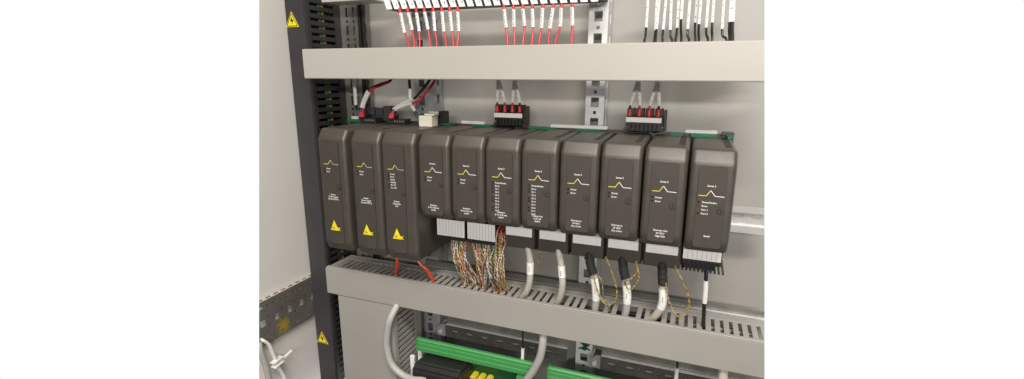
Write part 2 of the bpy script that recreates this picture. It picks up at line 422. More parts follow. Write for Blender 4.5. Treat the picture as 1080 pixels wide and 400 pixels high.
for i in range(26):
    for xc in (-188, -176): hh.append((xc, -410+i*25, 3.4, 13)); hh.append((xc, -410+i*25+12.5, 3.4, 3.4))
vrail(-201, -169, 129, -420, 250, 'grey steel rail with two columns of narrow slots beside the black duct', hh, MT['zincd'], edge=True)

# horizontal DIN rail carrying the modules
T = thing('din_rail', (120, 128, -97), 'shiny horizontal mounting rail coming out on the right of the last module', 'rail')
b = B(); b.perf('Y', 119, -190, 460, -75, -67.5, [], 1.4); b.build('upper_flange', MT['alu'], T, smooth=False).data
b = B(); b.perf('Y', 123.9, -190, 460, -91, -75.2, [(-180+i*19, -80, 11, 5) for i in range(34)], 1.2); b.clip(); b.build('channel', MT['alu'], T, smooth=False)
b = B(); b.perf('Y', 119, -190, 460, -99, -91.2, [], 1.4); b.box(-190, 460, 119.2, 124, -91.2, -90.2); b.clip(); b.build('lower_flange', MT['alu'], T, smooth=False)
o_ = [o for o in T.children if o.name.startswith('upper')][0]
bm_ = bmesh.new(); bm_.from_mesh(o_.data)
for v in bm_.verts: v.co = v.co/M+org(T)
for N in (NR, NL):
    bmesh.ops.bisect_plane(bm_, geom=bm_.verts[:]+bm_.edges[:]+bm_.faces[:], plane_co=CAM, plane_no=N, clear_outer=True)
for v in bm_.verts: v.co = (v.co-org(T))*M
bm_.to_mesh(o_.data); bm_.free()

# horizontal punched rails (behind the lower duct, and lower down)
def hrail(x0, x1, zt, label, cut=False, y=100, bracket=True, m='zincr', up=26):
    T = thing('punched_rail', ((x0+x1)/2, 112, zt-22), label, 'rail', 'horizontal punched rails')
    def go(b, n, mm, **k):
        if cut: b.clip()
        return b.build(n, mm, T, **k)
    hs = []; x = x0+14
    while x < x1-8: hs.append((x, zt-9, 9.5, 4.2)); hs.append((x+12, zt-9, 3, 3)); x += 24
    go(B().perf('Y', y, x0, x1, zt-19, zt, hs, 1.6), 'front_face', MT[m], smooth=False)
    go(B().box(x0, x1, y+5, y+6, zt-19, zt-1), 'lit_hole_backing', MT['zincg'], smooth=False)  # pale plate added behind the holes so they look lit
    go(B().box(x0, x1, y+.2, y+5, zt+.1, zt+1.3), 'top_flange', MT['zinc'], smooth=False)
    hs = []; x = x0+10
    while x < x1-8 and up > 20: hs.append((x, zt+15, 9.5, 4.2)); hs.append((x+12, zt+15, 3, 3)); x += 24
    go(B().perf('Y', y+5.2, x0, x1, zt+1.7, zt+up, hs, 1.6), 'rear_face', MT['zincd'], smooth=False)
    if bracket:
        b = B(); b.poly_y([(x0-14, zt-18), (x0-.5, zt-18), (x0-.5, zt+1), (x0-6, zt+1), (x0-14, zt-6)], y-1, y+1); go(b, 'bracket', MT['zincg'], smooth=False)
        b = B(); b.cyl((x0-8, y-1.2, zt-11), (0, -1, 0), 3.2, 2, 12); go(b, 'screw', MT['zinc'])
        b = B(); b.box(x0-14, x0-12, y+1.2, y+26, zt-18, zt-6); go(b, 'bracket_side', MT['zinc'], smooth=False)
    return T
hrail(-24, 160, -282, 'punched steel rail under the slotted duct, left of the middle upright', y=100)
hrail(206, 450, -282, 'punched steel rail under the slotted duct at the lower right', cut=True, y=100)
hrail(-60, 450, -197, 'dark punched rail just behind the slotted duct', cut=True, y=104, bracket=False, up=9)

# ================================================================ MODULES
def module(X0, w, kind, name, label, cat, group, text_rows, foot, header=True, tall=False, led=None, slot=0, jit=(0, 0)):
    zb = -145 if tall else -87
    o = (X0+w/2, 52, zb)
    T = thing(name, o, label, cat, group)
    x0, x1 = X0, X0+w
    zf = zb+6
    b = B()
    # housing: front with big top chamfer, tapered body
    b.shell([(108, 12.8), (9, 12.8), (0.8, 0.2), (0, zf+5), (5, zb), (108, zb)], [0, 3, 2.2, 4, 3, 0], x0, x1, 4.6)
    b.build('housing', MT['mod'], T, angle=60)
    # vent louvres on the top, along the right side (and left on the tall ones)
    b = B(); y = 20
    while y < 98:
        b.box(x1-10.5, x1-4.3, y, y+1.3, 12.75, 12.95)
        y += 3.9
    b.build('vent', MT['vent'], T, smooth=False)
    # recessed looking label panel
    pl, pr_ = x0+8.2, x0+32.2
    pz1 = -3.0; pz0 = -132 if tall else -80.8
    def rr(b, a0, a1, c0, c1, r, ya, yb):
        pts = []
        for (px, pz, s) in ((a1-r, c1-r, 0), (a0+r, c1-r, 90), (a0+r, c0+r, 180), (a1-r, c0+r, 270)):
            for k in range(4):
                t = math.radians(s+k*30); pts.append((px+r*math.cos(t), pz+r*math.sin(t)))
        b.poly_y(pts, ya, yb)
    # the housing face leans from y=.8 at the top to 0 at the bottom; panel sits proud by .3
    def lean(z): return .8*(z-zf-4)/(0.6-zf-4)
    b = B(); rr(b, pl-.45, pr_+.45, pz0-.45, pz1+.45, 2.6, -.32, 1.5); b.build('panel_edge', MT['groove'], T, smooth=False)
    b = B(); rr(b, pl, pr_, pz0, pz1, 2.2, -.55, 1.5); P = b.build('label_panel', MT['panel'], T, smooth=False)
    yt = -.62
    if tall:
        b = B(); rr(b, pl+3, pr_-2, -134.6, -121, 2.0, -.62, -.5)
        rr2 = b.build('lower_plate', MT['mod'], T, smooth=False)
    # zigzag line
    zz = -30.2 if not tall else -31
    b = B(); xs = [(x0+9.5, zz), (x0+16, zz), (x0+19.5, zz+5.2)]
    def seg(b, a, c, h=.33):
        d = Vector((c[0]-a[0], c[1]-a[1])); n = Vector((-d.y, d.x)).normalized()*h; e = d.normalized()*h*.6
        b.poly_y([(a[0]-n.x-e.x, a[1]-n.y-e.y), (c[0]-n.x+e.x, c[1]-n.y+e.y), (c[0]+n.x+e.x, c[1]+n.y+e.y), (a[0]+n.x-e.x, a[1]+n.y-e.y)], yt-.1, yt)
    for i in range(2): seg(b, xs[i], xs[i+1])
    b.build('yellow_line', MT['yellow'], T, smooth=False)
    b = B(); xs = [(x0+19.9, zz+5.0), (x0+23.6, zz+.2), (x0+31.6, zz)]
    for i in range(2): seg(b, xs[i], xs[i+1], .3)
    b.build('white_line', MT['pale_print'] if tall else MT['print_white'], T, smooth=False)
    # lettering
    b = B()
    if header:
        q = B(); q.text('Series 2', x0+20, yt-.05, -21.4, 2.4, 'CENTER'); q.build('heading', MT['print_white'], T, smooth=False)
    rows0 = -36.4; pitch = 3.45 if len(text_rows) > 4 else 3.7
    if tall: rows0 = -36.6; pitch = 3.7 if len(text_rows) < 4 else 3.3
    for i, t in enumerate(text_rows):
        b.text(t, x0+12.8, yt-.05, rows0-.9-i*pitch, 2.35)
    b.build('indicator_lettering', MT['print_white'], T, smooth=False); b = B()
    for i, t in enumerate(foot):
        b.text(t, x0+19.8, yt-.05, (-70.2 if not tall else -70.6)-i*2.95, 2.45 if not tall else 2.6, 'CENTER')
    b.build('lettering', MT['print_white'], T, smooth=False)
    for i in range(len(text_rows)):
        zc = rows0-i*pitch
        q = B(); q.box(x0+9.3, x0+10.9, yt-.35, yt+.2, zc-.9, zc+.9, .15, 1)
        mm = MT['led_red'] if led == i else (MT['led_amber'] if (i >= 2 and (i*7+slot) % 3 == 0) else MT['led_off'])
        q.build('indicator_light', mm, T)
    # screw
    zs = -59.5 if tall else -43.6
    sx = x0+(29 if tall else 29.6)
    b = B(); b.cyl((sx, 0, zs), (0, -1, 0), 3.6, 1.0, 20); b.build('screw_recess', MT['groove'], T)
    b = B(); b.cyl((sx, 0, zs), (0, -1, 0), 3.0, 1.5, 20, 2.7); S = b.build('screw', MT['screw'], T)
    a = math.radians(random.choice((35, 80, 120, 150))); d = Vector((math.cos(a), 0, math.sin(a)))
    b = B(); b.obox((sx, -1.52, zs), d*2.2, (0, .08, 0), Vector((-d.z, 0, d.x))*.42); b.build('screw_slot', MT['vent'], S, o=org(T), smooth=False)
    if tall:
        xs_, zs_ = x0+19, -110.5
        b = B(); b.poly_y([(xs_-7, zs_-6.5), (xs_+5.5, zs_-6.5), (xs_-1, zs_+7)], yt-.25, yt-.05)
        b.text('x', xs_+3.6, yt-.3, zs_-6.2, 9, 'LEFT')
        st = b.build('warning_triangle', MT['sticker'], T, smooth=False)
        b = B(); b.text('m', xs_-4.2, yt-.4, zs_-4.6, 5, 'LEFT'); b.build('triangle_lettering', MT['print_dark'], st, o=org(T), smooth=False)
    T.rotation_euler = (0, 0, math.radians(jit[0])); T.location.z += jit[1]*M
    return T

G1 = 'tall modules at the left end of the row'; G2 = 'small input output modules in a row'
psf = ['System', 'Power Supply', '(Dual DC/DC)']
module(-143.2, 42, 'ps', 'power_supply_module', 'leftmost tall brown-grey module, power supply lettering, beside the black vertical duct', 'module', G1, ['Power', 'Error'], psf, False, True, slot=1)
module(-93.3, 41.8, 'ps', 'power_supply_module', 'second tall brown-grey module from the left, power supply lettering and yellow triangle', 'module', G1, ['Power', 'Error'], psf, False, True, slot=2)
module(-49.4, 45.6, 'ct', 'controller_module', 'tallest-looking third module with six indicator rows and a yellow triangle near its foot', 'module', G1, ['Power', 'Error', 'Active', 'Standby', 'Pri. CN', 'Sec. CN'], ['System', 'Controller', 'MX'], False, True, slot=3)
AI = ['Analog In', '8 Ch 4-20 mA', 'HART']; AO = ['Analog Out', '4-20 mA', 'HART']; DI = ['Discrete In', '24 VDC', 'Dry Cntct']; DO = ['Discrete Out', '24 VDC', 'High Side']
CH = ['Power/Active', 'Error']+['Ch %d' % i for i in range(1, 9)]
mods = [
 (['Power', 'Error'], AI, None, 'first short module marked Analog In, touching the tall ones'),
 (['Power', 'Error'], AI, None, 'second short module marked Analog In, above the multicoloured wires'),
 (CH, ['Analog In', '8 Ch 4-20 mA', 'HART'], None, 'short module with a column of ten indicators, directly below the left terminal block'),
 (CH, AO, None, 'short module with ten indicators marked Analog Out, in the middle of the row'),
 (['Power', 'Error'], DI, None, 'short Discrete In module right of the Analog Out module'),
 (['Power', 'Error'], DI, None, 'short Discrete In module directly below the right terminal block'),
 (['Power', 'Error'], DO, None, 'short module marked Discrete Out, second from the right end'),
 (['Power/Active', 'Error', 'Port 1', 'Port 2'], ['Serial'], 1, 'rightmost short module marked Serial, with one red indicator'),
]
dz = [0, .3, .2, .4, .1, 0, -.5, -1.2]
for i, (rows, foot, led, lab) in enumerate(mods):
    module(42*i+.9, 40.2, 'io', 'io_module', lab, 'module', G2, rows, foot, True, False, led, slot=i, jit=(random.uniform(-.25, .25), dz[i]))

# ---------------------------------------------------------------- carriers behind the modules
def carrier(x0, x1, zb, label, strips, greens):
    T = thing('carrier_plate', ((x0+x1)/2, 114, zb), label, 'carrier', 'module carriers')
    b = B(); b.box(x0, x1, 109, 118.5, zb, 14.5, 1); b.build('base', MT['mod'], T)
    for a, c in greens:
        b = B(); b.box(a, c, 101, 108.6, 10.8, 15.0, .3, 1); b.build('circuit_board', MT['pcb'], T)
    for a, c in strips:
        b = B(); b.box(a, c, 108.8, 116, 14.6, 18.6, .5, 1); b.build('marker_strip', MT['white'], T)
    return T
carrier(-180, -5, -135, 'dark carrier plate with green circuit board behind the three tall modules', [(-176, -160)], [(-178, -152), (-108, -94), (-60, -42), (-30, -10)])
T = carrier(-3, 337, -121, 'long dark carrier plate with green edge behind the eight short modules', [(3, 37), (127, 198), (286, 320)], [(22, 50), (100, 136), (160, 192), (270, 284), (292, 320), (330, 336)])
b = B()
for i in range(85): b.box(-1+i*4, 1+i*4, 40, 108, -123.2, -121.2)
b.box(-2, 336, 108.2, 108.9, -122, -119); b.build('underside_teeth', MT['dark'], T, smooth=False)
for q in ((324, 337, 100, 117, 14.7, 17.5, .6), (50, 99, 103, 116, 14.7, 19, 2), (216, 266, 103, 116, 14.7, 19, 2)):
    b = B(); b.box(*q); b.build('mounting_lug', MT['mod'], T)

# ---------------------------------------------------------------- terminals below the short modules
G3 = 'terminal blocks plugged in below the modules'
def term_strip(x0, x1, lab, y=38, zl0=-119.4, zl1=-98):
    T = thing('terminal_block', ((x0+x1)/2, 60, -124), lab, 'terminal block', G3)
    b = B(); b.box(x0-.6, x1+.6, y+1.2, 106, -123.6, -94, .6, 1); b.build('body', MT['black'], T)
    b = B(); b.box(x0, x1, y, y+1.1, zl0, zl1, .2, 1); L = b.build('label_plate', MT['white'], T)
    b = B()
    for k in range(1, 9): xx = x0+(x1-x0)*k/9; b.box(xx-.22, xx+.22, y-.12, y-.01, zl0+.4, zl1-.5)
    b.build('label_divider', MT['pale_print'], L, o=org(T), smooth=False)
    b = B()
    for k in range(10): xx = x0+1+(x1-x0-2)*k/9; b.box(xx-1.3, xx+1.3, y-.2, y+6, -124.4, -120.4, .3, 1)
    b.build('wire_entry', MT['dark'], T)
term_strip(2, 40.2, 'terminal block with striped white label plate under the first short module')
term_strip(44.3, 81, 'terminal block with striped white label plate under the second short module')
tl = ['under the third short module, its beige cable leftmost', 'under the Analog Out module, holding the second beige cable', 'under the first Discrete In module, with the leftmost black sleeved cable', 'under the second Discrete In module, with a black sleeved cable', 'under the Discrete Out module, holding the rightmost sleeved cable']
for (x0, x1), lab in zip(((95.5, 128.3), (137.4, 168.4), (177, 209), (217, 249.5), (257.5, 290.5)), tl):
    T = thing('terminal_block', ((x0+x1)/2, 60, -123), 'dark terminal block '+lab, 'terminal block', G3)
    b = B(); b.box(x0-1.4, x1+3.0, 38, 106, -122.5, -92, 1.0, 2); b.build('body', MT['mod'], T)
    b = B(); b.box(x0, x1, 37.6, 38.3, -107.6, -93, .2, 1); b.build('label_plate', MT['white'], T)
    b = B(); b.box(x1+3.2, x1+7.6, 48, 106, -121.5, -92, .8, 2); b.build('gap_shade', MT['black'], T)  # black bar fills the gap between blocks in place of its shade
T = thing('terminal_block', (314, 60, -120), 'terminal block with wide white label plate under the rightmost Serial module', 'terminal block', G3)
b = B(); b.box(295, 333, 31.4, 106, -112, -90, .6, 1); b.box(297, 328, 36, 106, -119, -112, .6, 1); b.build('body', MT['dark'], T)
b = B(); b.box(295.5, 332, 30, 31.3, -106.5, -92, .2, 1); L = b.build('label_plate', MT['white'], T)
b = B()
for k in range(1, 8): xx = 295.5+36.5*k/8; b.box(xx-.2, xx+.2, 29.9, 29.99, -106, -92.5)
b.build('label_divider', MT['pale_print'], L, o=org(T), smooth=False)
b = B()
for k in range(9): xx = 297+k*4.1; b.cyl((xx, 31.5, -110), (0, -1, 0), 1.5, 2.2, 10)
for k in range(8): xx = 298+k*4.1; b.cyl((xx, 36, -115.5), (0, -1, 0), 1.5, 2.2, 10)
b.build('wire_entry', MT['black'], T)

# red and green crimp ends between the second and third terminal
T = thing('terminal_block', (88, 70, -123), 'narrow black terminal block with red ferrules, between the striped and the plain labels', 'terminal block', G3)
b = B(); b.box(82, 93.5, 46, 106, -122, -92, .6, 1); b.build('body', MT['black'], T)
for (x, z) in ((84.4, -101), (88, -104), (88.6, -109)):
    b = B(); b.cyl((x, 46, z), (.05, -1, -.25), 1.3, 6, 10); b.build('ferrule', MT['ferr'], T)
b = B(); b.cyl((92, 46, -108), (.05, -1, -.2), 1.3, 5, 10); b.build('ferrule', MT['w_green'], T, label='green ferrule')

# ---------------------------------------------------------------- terminal blocks on top of the carrier with 4 wires each
def top_terminal(x0, x1, lab, wires, wl):
    T = thing('terminal_block', ((x0+x1)/2, 106, 17), lab, 'terminal block', 'terminal blocks on top of the carrier')
    b = B(); b.box(x0, x1, 100, 113, 21, 33, .6, 1)
    n = 8
    for k in range(n):
        xx = x0+(x1-x0)*(k+.5)/n; b.box(xx-1.9, xx+1.9, 101, 112, 33, 41.5, .5, 1)
    b.build('body', MT['black'], T)
    b = B()
    for k in range(8):
        xx = x0+2+(x1-x0-4)*(k+.5)/8; b.box(xx-1.7, xx+1.7, 97.5, 100, 16, 24.5, .4, 1)
    b.box(x0+4, x1-4, 100.1, 112, 15, 21, .5, 1); b.build('screw_row', MT['black'], T)
    b = B(); b.box(x0, x1-2, 98.6, 99.9, 25.6, 31.2, .2, 1); b.build('label_plate', MT['white'], T)
    b = B(); b.box(x1+.2, x1+3, 99, 114, 18, 40, .5, 1); b.build('end_plate', MT['dark'], T)
    for i, (xb, xt) in enumerate(wires):
        W = thing('wire', (xb, 100, 36), wl[i][0], 'wire', 'marked wires going down to the two top terminal blocks')
        mm = MT['red'] if wl[i][1] == 'r' else MT['bwire']
        p = [(xb, 99.5, 36), (xb+.2, 97, 44), (xb*.55+xt*.45, 92, 58), (xt, 84, 73), (xt, 76, 86)]
        b = B(); b.tube(p, 1.25, 8); b.build('insulation', mm, W)
        sp = spline(p, 8)[9:25]; b = B(); b.tube(sp, 2.0, 8, 1); S = b.build('marker_sleeve', MT['sleeve'], W)
        b = B()
        for q in sp[3:13:3]: b.box(q.x-.9, q.x+.9, q.y-2.25, q.y-1.9, q.z-.35, q.z+.35)
        b.build('marker_print', MT['marker'], S, o=org(W), smooth=False)
        b = B(); b.cyl((xb, 97.6, 33), (0, -.05, 1), 2.3, 7.5, 12, 1.7); b.build('ferrule', MT['ferr'], W)
side = ['leftmost', 'second', 'third', 'rightmost']
top_terminal(55, 95, 'small black terminal block with white label strip, above the left short modules', [(60, 66.5), (70.3, 67.5), (80.4, 87.5), (90.2, 88.5)],
    [('%s marked wire into the left top terminal block' % side[i], 'brrb'[i]) for i in range(4)])
top_terminal(220.5, 262, 'small black terminal block with white label strip, above the right short modules', [(224.5, 233), (235, 234.2), (246, 253.8), (256, 255)],
    [('%s marked wire into the right top terminal block' % side[i], 'brrb'[i]) for i in range(4)])

# ---------------------------------------------------------------- power connectors at the top left
T = thing('terminal_block', (-133, 108, 10), 'large dark grey terminal block behind the first two tall modules', 'terminal block')
b = B(); b.box(-160, -104, 104, 118, 14, 21, 1)
for k in range(4): b.box(-158+k*14, -147+k*14, 104.5, 117.5, 21, 32, .8, 1)
b.box(-116, -104, 103, 118.5, 14, 35, .8, 1); b.build('body', mat('grey_black_plastic', (.06, .06, .062), .5), T)
def plug(x, lab):
    T = thing('power_plug', (x, 88, 12), lab, 'plug', 'power plugs on the tall modules')
    b = B(); b.box(x-13, x+13, 80, 96, 13, 20, .8, 1); b.box(x-13, x-5, 82, 95, 20, 25, .8, 1); b.build('body', MT['black'], T)
    b = B()
    for k in range(4): b.cyl((x-2+k*4, 80, 17), (0, -1, 0), 1.2, .6, 8)
    b.build('screw', MT['silver'], T)
plug(-126, 'black power plug on top of the first tall module'); plug(-79, 'black power plug on top of the second tall module')
def pwire(pts, r, m, lab, sl=None, fer=None, fc='ferr', grp='power wires at the top left'):
    W = thing('wire', pts[0], lab, 'wire', grp)
    b = B(); b.tube(pts, r, 8); b.build('insulation', MT[m], W)
    sp = spline(pts, 8)
    if sl:
        q = sp[sl[0]:sl[1]]; b = B(); b.tube(q, r*1.22, 8, 1); S = b.build('marker_sleeve', MT['sleeve'], W)
    if fer:
        b = B(); b.cyl(pts[0], Vector(pts[1])-Vector(pts[0]), 2.5, 7, 10, 1.9); b.build('ferrule', MT[fc], W)
    return W
pwire([(-143, 88, 24), (-148, 89, 30), (-151, 90, 38), (-151, 90, 58), (-154, 88, 84), (-154, 78, 96)], 1.9, 'bwire', 'black wire with a blue end and white sleeve, leftmost above the tall modules', (15, 30), True, 'blue')
pwire([(-139, 82, 21), (-138, 84, 32), (-134, 86, 44), (-124, 86, 58), (-108, 88, 65), (-90, 86, 70), (-76, 78, 80)], 1.8, 'bwire', 'black wire with white sleeve arching from the first plug up into the upper duct', (9, 24), True)
pwire([(-134, 81, 21), (-134, 83, 32), (-130, 84, 43), (-119, 84, 58), (-104, 85, 64), (-88, 83, 69)], 1.8, 'red', 'red wire with white sleeve arching from the first plug', (9, 23), True)
pwire([(-90, 82, 21), (-87, 84, 31), (-72, 86, 41), (-56, 88, 47), (-44, 88, 57), (-28, 84, 72), (-18, 78, 84)], 1.8, 'bwire', 'black wire with white sleeve rising rightwards from the second plug', (9, 25), True)
pwire([(-86, 81, 21), (-84, 83, 31), (-70, 87, 38), (-52, 89, 43), (-42, 91, 52), (-25, 88, 68), (-14, 80, 84)], 1.8, 'red', 'red wire crossing in front of the steel rail from the second plug', (9, 22), True)
pwire([(-48, 96, 20), (-54, 94, 23), (-58, 92, 32), (-62, 90, 42), (-62, 90, 60), (-60, 84, 84)], 1.9, 'bwire', 'black wire with blue end and white sleeve hanging in front of the steel rail', (15, 33), True, 'blue')
b = B(); b.box(-26, -16, 98, 112, 14.8, 31, 1); props(b.build('connector_block', MT['dark']), 'dark grey connector block right behind the cream clip', 'connector')
T = thing('network_plug', (-24, 74, 14), 'cream plastic clip connector on top of the first short module', 'connector')
b = B(); b.box(-36, -17, 66, 82, 13, 27, .8); b.build('body', MT['cream'], T)
b = B(); b.box(-29, -15, 68, 82, 27.2, 29.4, .5, 1); b.box(-29, -15, 79, 82, 29.4, 32, .5, 1); b.build('latch', MT['cream'], T)

# ---------------------------------------------------------------- top terminal row and its red marked wires
T = thing('terminal_row', (60, 95, 155), 'row of white numbered tags with black gaps along the top of the photo', 'terminal row')
b = B(); b.box(-92, 190, 89, 118, 160, 169, .8, 1); b.build('body', MT['black'], T)
n = 24
for k in range(n):
    xx = -90+k*11.6
    sh = -5.0
    zb_ = 160.0-k*.12
    b = B(); b.poly_y([(xx, zb_), (xx+7.8, zb_), (xx+7.8+sh, zb_+14), (xx+sh, zb_+14)], 87.2, 88.8)
    P = b.build('number_tag', MT['white'], T, smooth=False)
    b = B(); b.text(str(k+1), xx+3.2, 87.1, zb_+4, 4.2, 'CENTER'); b.build('tag_number', MT['print_dark'], P, o=org(T), smooth=False)
redx = [(-68.4, -51), (-56.6, -43.4), (-44.2, -35.2), (-32.7, -21.6), (-19.9, -11.6), (-8.1, 1.6), (3, 12), (14, 17.1),
        (74.5, 82.1), (86.4, 91.6), (98.1, 102.1), (109.6, 112.5), (122.1, 121.7), (134.4, 131.3), (144.3, 140.7), (156.3, 158.8)]
ordn = ['first', 'second', 'third', 'fourth', 'fifth', 'sixth', 'seventh', 'eighth']
def marked_wire(xt, xb, lab, m, rt=1.35, rs=2.1, zt=160, zs1=154, zs0=131, yt=84, ferr=True, grp=None):
    W = thing('wire', (xt, yt, zt), lab, 'wire', grp)
    c = random.uniform(-1.6, 1.6)
    p = [(xt, yt, zt), (xt+(xb-xt)*.1, yt-1, zt-7), (xt+(xb-xt)*.52+random.uniform(-1.2, 1.2), yt-3, zs0), (xb+c*.5, 75, 114), (xb+random.uniform(0, 3), 66, 98)]
    b = B(); b.tube(p, rt, 8); b.build('insulation', MT[m], W)
    sp = [q for q in spline(p, 16) if zs0 <= q.z <= zs1]
    b = B(); b.tube(sp, rs, 8, 1); S = b.build('marker_sleeve', MT['sleeve'], W)
    b = B()
    i = 3
    while i < len(sp)-2:
        q = sp[i]; h = random.uniform(.5, 1.1)
        b.box(q.x-rs*.35, q.x+rs*.35, q.y-rs-.12, q.y-rs+.05, q.z-h, q.z+h); i += random.choice((2, 3))
    b.build('marker_print', MT['marker'], S, o=org(W), smooth=False)
    if ferr:
        b = B(); b.cyl((xt, yt, zt-7.5), (0, 0, 1), 1.8, 6.5, 10); b.build('ferrule', MT['ferr'], W)
for i, (a, c) in enumerate(redx):
    g = 'left' if i < 8 else 'right'
    marked_wire(a, c, 'red wire with white sleeve, %s from left in the %s bunch above' % (ordn[i % 8], g), 'red', zt=161-i*.35, zs1=154.5-i*.2, zs0=131+random.uniform(-2, 2), grp='red marked wires above the upper duct')
bx = [(683, 679), (692, 690), (697, 691), (703, 698), (706, 708), (715, 713), (720, 718), (727, 727), (734, 734), (739, 737), (746, 746), (751.5, 750), (762, 765)]
wx = [(237.9, 237.5), (246.6, 248.1), (251.3, 249.1), (257, 255.8), (259.9, 265.3), (268.3, 270), (273, 274.7), (279.4, 283), (285.8, 289.4), (290.4, 292.1), (296.7, 300.3), (301.6, 303.9), (310.9, 317.1)]
ordb = ordn+['ninth', 'tenth', 'eleventh', 'twelfth', 'thirteenth']
for i, (a, c) in enumerate(wx):
    marked_wire(a, c, 'black white-sleeved wire, %s from left in the top right bunch' % ordb[i], 'bwire', 1.25, 1.5, zt=196, zs1=176, zs0=132+random.uniform(-8, 7), yt=random.uniform(74, 88), ferr=False, grp='black marked wires at the top right')
marked_wire(317.5, 322, 'thickest black cable with wide white sleeve, rightmost at the top right', 'bwire', 2.9, 3.4, zt=196, zs1=178, zs0=130, yt=80, ferr=False, grp='black marked wires at the top right')
T = thing('wiring_duct', (-130, 70, 167), 'bottom edge of a pale grey duct or rail at the top left of the photo', 'wiring duct')
b = B(); b.box(-169, -94, 58, 60, 168, 205, .6, 1); b.box(-169, -94, 60.2, 92, 169, 171, .4, 1); b.build('cover', MT['duct'], T)
b = B(); b.box(-169, -94, 92.2, 94, 169, 205, .4, 1); b.build('base', MT['duct'], T)
b = B(); b.box(230, 325, 78, 88, 192, 197, 1); b.clip(); props(b.build('terminal_row', MT['black']), 'unseen black terminal row above the frame, shaped for its wall shadow, black wires start there', 'terminal row')  # unseen row, thinned and set so its shadow bands the back wall

# ---------------------------------------------------------------- round cables going into the slotted duct
G5 = 'round cables running from the terminal blocks into the slotted duct'
def rcable(pts, r, m, lab, sleeve=None, label=None):
    T = thing('cable', pts[-1], lab, 'cable', G5)
    b = B(); b.tube(pts, r, 14, 8); b.build('jacket', MT[m], T)
    sp = spline(pts, 8)
    if sleeve:
        b = B(); b.tube([p+Vector((random.uniform(-.3, .3), random.uniform(-.3, .3), 0)) for p in sp[sleeve[0]:sleeve[1]]], r*1.22, 14, 1); b.build('black_sleeve', MT['braid'], T)
    if label:
        b = B(); b.tube(sp[label[0]:label[1]], r*1.10, 14, 1); S = b.build('cable_label', MT['white'], T)
        q = sp[(label[0]+label[1])//2]; b = B()
        for j in (-2.2, 0, 2.2): b.box(q.x-.35, q.x+.35, q.y-r*1.10-.2, q.y-r*1.10+.3, q.z+j-.8, q.z+j+.8)
        b.build('label_print', MT['print_dark'], S, o=org(T), smooth=False)
rcable([(116, 58, -118), (122.5, 42, -122), (125.5, 40, -136), (126, 40, -150), (125, 41, -165), (120.5, 44, -179), (112, 50, -192), (100, 56, -206)], 4.0, 'cable', 'leftmost beige round cable, under the module with ten indicators', label=(18, 27))
rcable([(156, 58, -116), (159.5, 42, -119), (163, 40, -132), (165, 40, -148), (166, 40, -162), (163, 44, -178), (157, 50, -192), (146, 58, -206)], 4.0, 'cable', 'second beige round cable, curving left into the slotted duct', label=(19, 27))
rcable([(192, 56, -116), (195.6, 42, -119), (198, 40, -131), (202, 40, -144), (205, 40, -158), (206, 41, -172), (205, 44, -186), (203, 50, -204)], 4.2, 'gcable', 'grey cable in a black sleeve, leftmost of the three sleeved ones', (4, 24), (26, 42))
rcable([(230, 56, -116), (232.8, 42, -119), (235, 40, -131), (238, 40, -144), (240.4, 40, -158), (241, 41, -170), (240, 44, -184), (236, 50, -204)], 4.2, 'gcable', 'grey cable in a black sleeve, middle of the three sleeved ones', (4, 24), (27, 42))
rcable([(272, 56, -116), (275, 42, -119), (276.5, 40, -131), (278, 40, -145), (279, 40, -156), (278.5, 41, -168), (273, 44, -182), (264, 52, -196), (252, 58, -206)], 4.2, 'cable', 'beige cable in a black sleeve, rightmost of the three sleeved ones', (4, 24), (26, 43))
T = thing('cable', (322.5, 50, -190), 'thin black cable with blue end and white tag, under the Serial module', 'cable', G5)
p = [(319.5, 42, -119), (320.2, 40, -128), (321, 40, -145), (321.5, 42, -165), (322.5, 46, -186), (322, 50, -202)]
b = B(); b.tube(p, 2.1, 10, 8); b.build('jacket', MT['bwire'], T)
b = B(); b.cyl((319.6, 42, -118), (.05, 0, -1), 2.5, 5, 12); b.build('ferrule', MT['blue'], T)
b = B(); b.tube(spline(p, 8)[10:22], 2.5, 10, 1); b.build('marker_sleeve', MT['sleeve'], T)

# thin two-coloured loops beside the sleeved cables
G6 = 'thin yellow and red twisted wire loops'
def loop(pts, lab, r=.46, m='w_yellow', m2='w_brown'):
    T = thing('wire_loop', pts[0], lab, 'wire', G6)
    sp = spline(pts, 10)
    for s_, mm in ((0, m), (math.pi, m2)):
        q = [p+Vector((math.cos(i*.55+s_)*.5, math.sin(i*.55+s_)*.5, 0)) for i, p in enumerate(sp)]
        b = B(); b.tube(q, r, 6, 1); b.build('strand', MT[mm], T)
loop([(133, 50, -119), (133, 55, -128), (131, 56, -142), (128, 56, -155), (121, 56, -166), (114, 58, -182), (110, 60, -192)], 'short thin loop beside the leftmost beige cable', .6)
loop([(215.5, 34, -117), (221, 30, -126), (227.1, 30, -141.3), (231, 29, -157), (228, 28, -168), (219, 28, -171), (211, 30, -162), (206, 32, -150), (203.5, 34, -141)], 'thin loop hanging beside the left sleeved cable')
loop([(209, 36, -142), (214, 33, -150), (215, 33, -163), (219, 38, -176), (222, 48, -190)], 'thin green loop inside the larger yellow one', .5, 'w_green', 'w_yellow')
loop([(248.2, 36, -118), (251, 31, -126), (253.2, 31, -135), (248, 31, -148), (242, 33, -151), (238, 35, -144)], 'small loop beside the middle sleeved cable', .6)
loop([(238, 32, -143), (244, 30, -138), (250, 31, -131)], 'very short twisted piece across the middle sleeved cable', .6)
loop([(288, 34, -117), (294, 31, -126), (301, 30, -138), (306, 30, -154), (303, 29, -169), (294, 29, -171), (286, 31, -158), (282, 34, -145), (281, 36, -139)], 'thin loop hanging beside the right sleeved cable')

